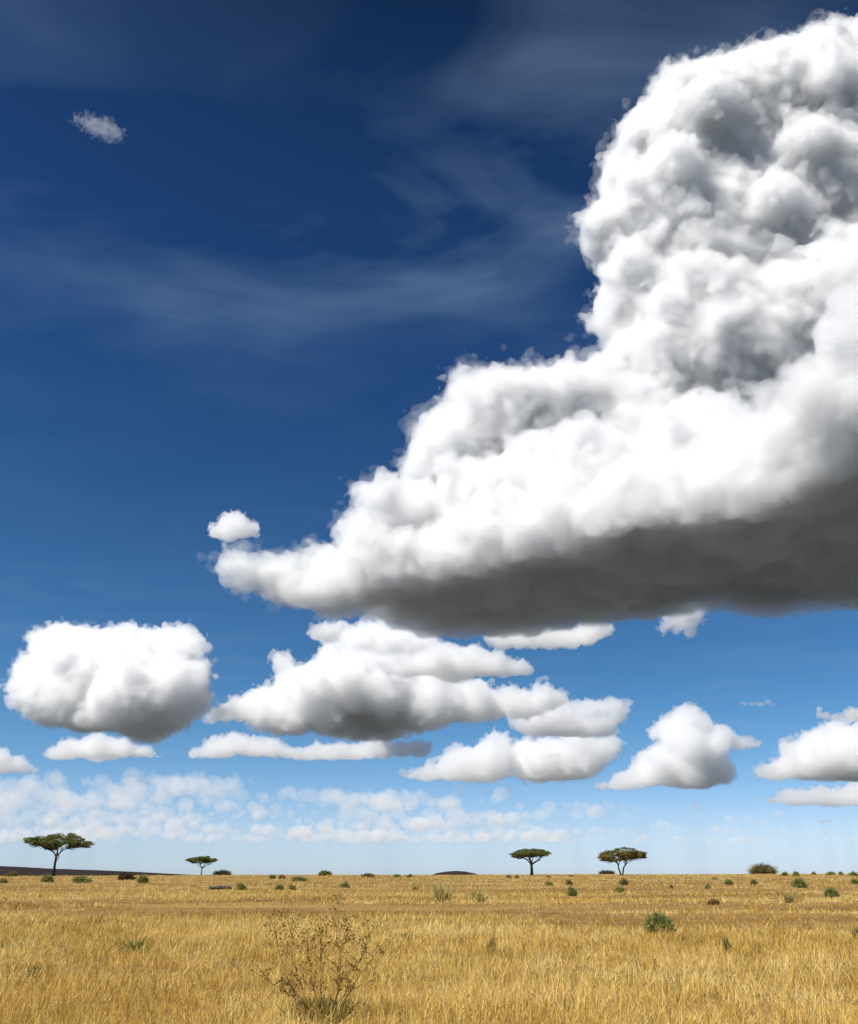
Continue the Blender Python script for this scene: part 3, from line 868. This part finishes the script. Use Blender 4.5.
GREEN, DARK, OLIVE, PALE, BROWN = (0.20, 0.225, 0.07), (0.16, 0.155, 0.058), (0.34, 0.28, 0.10), (0.34, 0.32, 0.12), (0.24, 0.15, 0.06)
G1 = 'green shrubs scattered over the grass'
sh = 500
for row in [
    ('bright green rounded shrub, largest in the open grass below the twin stemmed acacia', 660, 934, 31, 18, GREEN, None, 'shrub', 'bush'),
    ('compact green shrub near the right edge, lower of the two there', 832, 898, 14, 9, GREEN, None, 'shrub', 'bush'),
    ('wide low green shrub right of the olive thicket', 800, 888, 15, 8, GREEN, None, 'shrub', 'bush'),
    ('small green shrub below the olive thicket, left of a darker one', 729, 885, 9, 5, GREEN, None, 'shrub', 'bush'),
    ('small dark shrub directly below the olive thicket', 754, 885, 7, 5, DARK, None, 'shrub', 'bush'),
    ('dark green shrub straight below the twin stemmed acacia, nearer the tree', 624, 885, 10, 6, DARK, None, 'shrub', 'bush'),
    ('green shrub below the twin stemmed acacia, nearer the camera', 620, 893, 11, 6, GREEN, None, 'shrub', 'bush'),
    ('dark green shrub right of the thick trunked acacia, upper of a pair', 569, 885, 8, 5, DARK, None, 'shrub', 'bush'),
    ('green shrub with a brown foot right of the thick trunked acacia, lower of a pair', 572, 896, 11, 8, GREEN, None, 'shrub', 'bush'),
    ('flat green shrub just below the thick trunked acacia', 549, 886, 10, 4, GREEN, None, 'shrub', 'bush'),
    ('small rounded green shrub in the middle, left of the airy olive weeds', 345, 888, 11, 6, GREEN, None, 'shrub', 'bush'),
    ('green shrub beneath the smallest acacia beside a dark fallen trunk', 241, 891, 11, 7, GREEN, None, 'shrub', 'bush'),
    ('low green shrub to the right of the one beneath the smallest acacia', 279, 890, 10, 5, GREEN, None, 'shrub', 'bush'),
    ('bright green shrub second from the dark brown clump on the left', 143, 883, 12, 7, GREEN, None, 'shrub', 'bush'),
    ('dark brown and green shrub clump between the two left acacias', 126, 880, 18, 6, (0.06, 0.045, 0.022), None, 'shrub', 'bush'),
    ('long green shrub right of the leftmost acacia trunk', 81, 883, 19, 6, GREEN, None, 'shrub', 'bush'),
    ('green shrub just below the trunk of the leftmost acacia', 47, 882, 12, 6, GREEN, None, 'shrub', 'bush'),
    ('dark green shrub left of the leftmost acacia', 11, 877, 12, 5, DARK, None, 'shrub', 'bush'),
    ('green shrub at the left edge below the leftmost acacia', 3, 883, 9, 4, GREEN, None, 'shrub', 'bush'),
    ('long flat green shrub on the crest left of the middle', 299, 881, 18, 4, GREEN, None, 'shrub', 'bush'),
    ('brown dry shrub beside the long flat green shrub', 282, 879, 8, 4, BROWN, None, 'shrub', 'bush'),
    ('olive shrub under the long flat green shrub', 292, 890, 8, 5, OLIVE, None, 'shrub', 'bush'),
    ('brown dead shrub in the trampled grass below the olive thicket', 714, 905, 13, 6, BROWN, None, 'shrub', 'bush'),
    ('pale olive shrub between the twin stemmed acacia and the small green shrubs', 708, 889, 8, 5, PALE, None, 'shrub', 'bush'),
    ('small olive shrub on the trampled strip right of the green shrub pair', 635, 900, 7, 4, OLIVE, None, 'shrub', 'bush'),
    ('tall airy olive weed left of the thick trunked acacia, taller of two', 441, 902, 24, 20, (0.46, 0.38, 0.15), None, 'weed', 'tuft'),
    ('airy olive weed nearest to the thick trunked acacia', 477, 902, 22, 14, (0.44, 0.37, 0.14), None, 'weed', 'tuft'),
    ('small olive weed left of the two airy weeds', 415, 890, 10, 8, OLIVE, None, 'weed', 'tuft'),
    ('wispy olive weed in the grass near the right edge', 790, 903, 12, 10, OLIVE, None, 'weed', 'tuft'),
    ('pale green grass tuft in the left foreground grass', 135, 953, 30, 13, (0.19, 0.20, 0.06), None, 'grass_tuft', 'tuft'),
    ('faint green grass tuft at lower left', 33, 978, 18, 12, (0.24, 0.22, 0.07), None, 'grass_tuft', 'tuft'),
    ('dark green upright tuft in front of the large green shrub', 729, 955, 13, 15, (0.13, 0.15, 0.045), None, 'grass_tuft', 'tuft'),
    ('green upright tuft in the grass below the thick trunked acacia', 492, 951, 11, 12, (0.16, 0.17, 0.05), None, 'grass_tuft', 'tuft'),
    ('pale grey green tuft right of the dry foreground weed', 405, 940, 9, 9, (0.22, 0.23, 0.10), None, 'grass_tuft', 'tuft'),
    ('brown green tuft at the right edge of the grass', 857, 940, 9, 13, (0.15, 0.13, 0.04), None, 'grass_tuft', 'tuft'),
]:
    lab, px, py, w, h, t, D0, nm, sty = row
    sh += 1
    shrub(lab, px, py, w, h, t, sh, D0, nm, 'plant' if nm != 'shrub' else 'shrub', G1 if nm == 'shrub' else 'weeds and tufts standing in the grass', sty, 0.4 if 'airy' in lab else 1.0)
# thickets and shrubs standing on and behind the crest
for lab, px, py, w, h, t, D0 in [
    ('large rounded olive thicket alone on the horizon at right', 763, 873, 27, 8, (0.17, 0.145, 0.065), 330),
    ('dark flat thicket on the horizon beside the smallest acacia', 222, 875.5, 20, 5, (0.08, 0.075, 0.04), 330),
    ('dark low thicket on the horizon left of the twin stemmed acacia', 607, 875, 17, 4, (0.05, 0.035, 0.025), 320),
    ('dark thicket on the horizon above the small rounded green shrub', 325, 877, 15, 5, DARK, 270),
]:
    sh += 1
    shrub(lab, px, py, w, h, t, sh, D0, 'thicket', 'thicket', 'dark thickets on the horizon', 'bush')
for px, py, w, h, t in [(368, 877, 15, 3.5, DARK), (397, 877.5, 9, 3, GREEN), (410, 877.5, 7, 3, DARK), (272, 879, 8, 4, GREEN), (509, 878, 5, 3, DARK), (517, 878, 5, 3, DARK), (549, 878, 5, 2.5, DARK), (571, 877, 5, 2, DARK),
                        (785, 876, 7, 4, GREEN), (796, 876, 7, 4, GREEN), (814, 875, 5, 3, DARK), (831, 875, 10, 3, GREEN), (841, 875, 5, 3, DARK), (854, 876, 9, 4, GREEN), (715, 880, 7, 3, PALE), (855, 884, 7, 5, GREEN), (671, 888, 4, 3, DARK)]:
    sh += 1
    shrub('tiny dark speck of a shrub along the grassy crest', px, py, w, h, t, sh, None, 'shrub', 'shrub', 'tiny shrubs along the crest', 'bush')

# the dry weed in the foreground
m_stem, n = new_mat('dry_stem')
geo = n.n('ShaderNodeNewGeometry')
n1 = n.n('ShaderNodeTexNoise', ins={'Vector': geo.outputs['Position'], 'Scale': 14.0, 'Detail': 3.0})
c1 = n.ramp(n1.outputs[0], [(0.3, (0.26, 0.15, 0.05)), (0.7, (0.42, 0.27, 0.10))])
b = n.n('ShaderNodeBsdfDiffuse', ins={0: c1})
n.n('ShaderNodeOutputMaterial', ins={'Surface': b.outputs[0]})
rng = np.random.default_rng(9)
wb = on_ground(322, 1022)
WD = wb[1]
weed = tag(empty('dry_weed', wb), 'tall brown dried out weed with seed heads standing in the foreground grass', 'plant')
for si, (st, heads, th) in enumerate([
    ([(316, 1024), (301, 1000), (290, 983), (280, 955), (275, 933), (270, 918)], [(270, 917, 5, 16), (280, 936, 5, 18), (268, 925, 3, 8)], 2.0),
    ([(318, 1024), (303, 990), (296, 965), (293, 946), (290, 927), (283, 914)], [(283, 914, 3, 9), (292, 950, 3, 8), (290, 930, 3, 8)], 1.5),
    ([(316, 1024), (297, 1000), (277, 987), (264, 976)], [(264, 976, 2.5, 8), (284, 982, 2.5, 6)], 1.4),
    ([(321, 1024), (320, 995), (321, 968), (320, 946), (321, 926)], [(321, 928, 4, 18), (323, 948, 4, 14), (318, 936, 3, 10), (313, 964, 2, 8)], 1.5),
    ([(326, 1024), (336, 998), (338, 974), (339, 952), (336, 931), (334, 906)], [(337, 903, 6, 24), (334, 910, 3, 12), (338, 980, 2.5, 8)], 2.0),
    ([(326, 1024), (337, 990), (341, 955), (346, 935), (347, 922)], [(347, 922, 4, 10), (345, 938, 2.5, 6)], 1.4),
    ([(328, 1024), (345, 998), (356, 980), (371, 961), (381, 946)], [(380, 947, 2.5, 12), (375, 955, 2, 6)], 1.6),
    ([(330, 1024), (348, 985), (365, 950), (368, 924)], [(360, 922, 6, 18), (373, 926, 6, 20), (367, 935, 4, 12)], 1.2),
    ([(322, 1024), (312, 985), (308, 955), (307, 930)], [(307, 930, 4, 14), (303, 940, 4, 10), (311, 945, 4, 10), (313, 925, 3, 8)], 1.2),
]):
    y0 = rng.uniform(-0.25, 0.25)
    P = np.array([at(a, c2_, WD + (y0 * (1 - (c2_ - 905) / 110))) for a, c2_ in st]) - wb
    c = curve(P, 5, 0.008, rng)
    mpp = 0.0145
    chains = [(c, np.linspace(th, th * 0.4, len(c)) * mpp * 0.55)]
    # side twigs
    for k in range(16):
        i = rng.integers(len(c) // 4, len(c) - 1)
        d = rng.normal(size=3) * np.array([0.10, 0.08, 0.03]) + np.array([0, 0, 0.10])
        t_ = curve([c[i], c[i] + d * 0.5 + rng.normal(size=3) * 0.01, c[i] + d], 3)
        chains.append((t_, np.linspace(0.006, 0.003, len(t_))))
        heads = heads + [('w', c[i] + d, 0.03, 5)]
    V, Fq = tubes(chains, 6)
    so = link_mesh('stem', V, Fq, m_stem, weed, smooth=True)
    LC = []
    for h in heads:
        if h[0] == 'w': ctr, s_, k = h[1], h[2], h[3]
        else: ctr, s_, k = at(h[0], h[1], WD + y0) - wb, h[2] * mpp, h[3]
        LC.append(ctr + rng.normal(size=(k, 3)) * s_ * np.array([0.6, 0.6, 0.75]))
    LC = np.concatenate(LC)
    tint = np.array((0.20, 0.135, 0.045) if si != 7 else (0.28, 0.25, 0.09))
    V, Fq, Cc = leaf_quads(np.repeat(LC, 2, 0) + rng.normal(size=(len(LC) * 2, 3)) * 0.02, 0.016, rng, 0.0, tint * rng.uniform(0.6, 1.5, (len(LC) * 2, 1)))
    link_mesh('leaves', V, Fq, m_leaf, so, cols=Cc)
k = 700
b0 = rng.normal(size=(k, 3)) * np.array([0.20, 0.14, 0])
d = rng.normal(size=(k, 3)) * np.array([0.18, 0.14, 0]); d[:, 2] = rng.uniform(0.08, 0.34, k)
w = np.cross(d, rng.normal(size=(k, 3))); w /= np.linalg.norm(w, axis=1)[:, None]; w *= 0.007
V = np.stack([b0 - w, b0 + w, b0 + d * 0.6 + w, b0 + d], 1).reshape(-1, 3)
gm = np.where(rng.uniform(size=(k, 1)) < 0.5, np.array([[0.17, 0.16, 0.05]]), np.array([[0.40, 0.28, 0.09]]))
link_mesh('foliage', V, np.arange(4 * k).reshape(-1, 4), m_leaf, weed, cols=np.repeat(gm * rng.uniform(0.6, 1.4, (k, 1)), 4, 0))
# a dark fallen trunk lying in the far grass
p = on_ground(220, 890)
m_ = np.linalg.norm(p - EYE) / 900
c = curve([(-10 * m_, 0, 0.12), (-4 * m_, 0.2, 0.2), (3 * m_, 0, 0.25), (8 * m_, -0.2, 0.22), (10 * m_, -0.1, 0.2)], 4, 0.02, rng)
c2 = curve([(3 * m_, 0, 0.25), (5 * m_, 0.3, 0.32), (6.5 * m_, 0.5, 0.38)], 4)
V, Fq = tubes([(c, np.linspace(0.22, 0.10, len(c))), (c2, np.linspace(0.10, 0.04, len(c2)))], 8)
o = link_mesh('fallen_trunk', V, Fq, m_bark, smooth=True)
o.location = p
tag(o, 'dark fallen tree trunk lying in the grass below the smallest acacia', 'log')

# ------------------------------------------------------------------ render settings
scene.view_settings.view_transform = 'Standard'
scene.view_settings.look = 'None'
scene.view_settings.exposure = 0.64
scene.view_settings.gamma = 1.0
scene.view_settings.use_curve_mapping = False
cy = scene.cycles
cy.max_bounces = 16
cy.volume_bounces = 11
cy.diffuse_bounces = 3
cy.transparent_max_bounces = 12
cy.use_adaptive_sampling = True
cy.adaptive_threshold = 0.06
cy.use_denoising = True
cy.denoiser = 'OPENIMAGEDENOISE'
cy.sample_clamp_indirect = 6
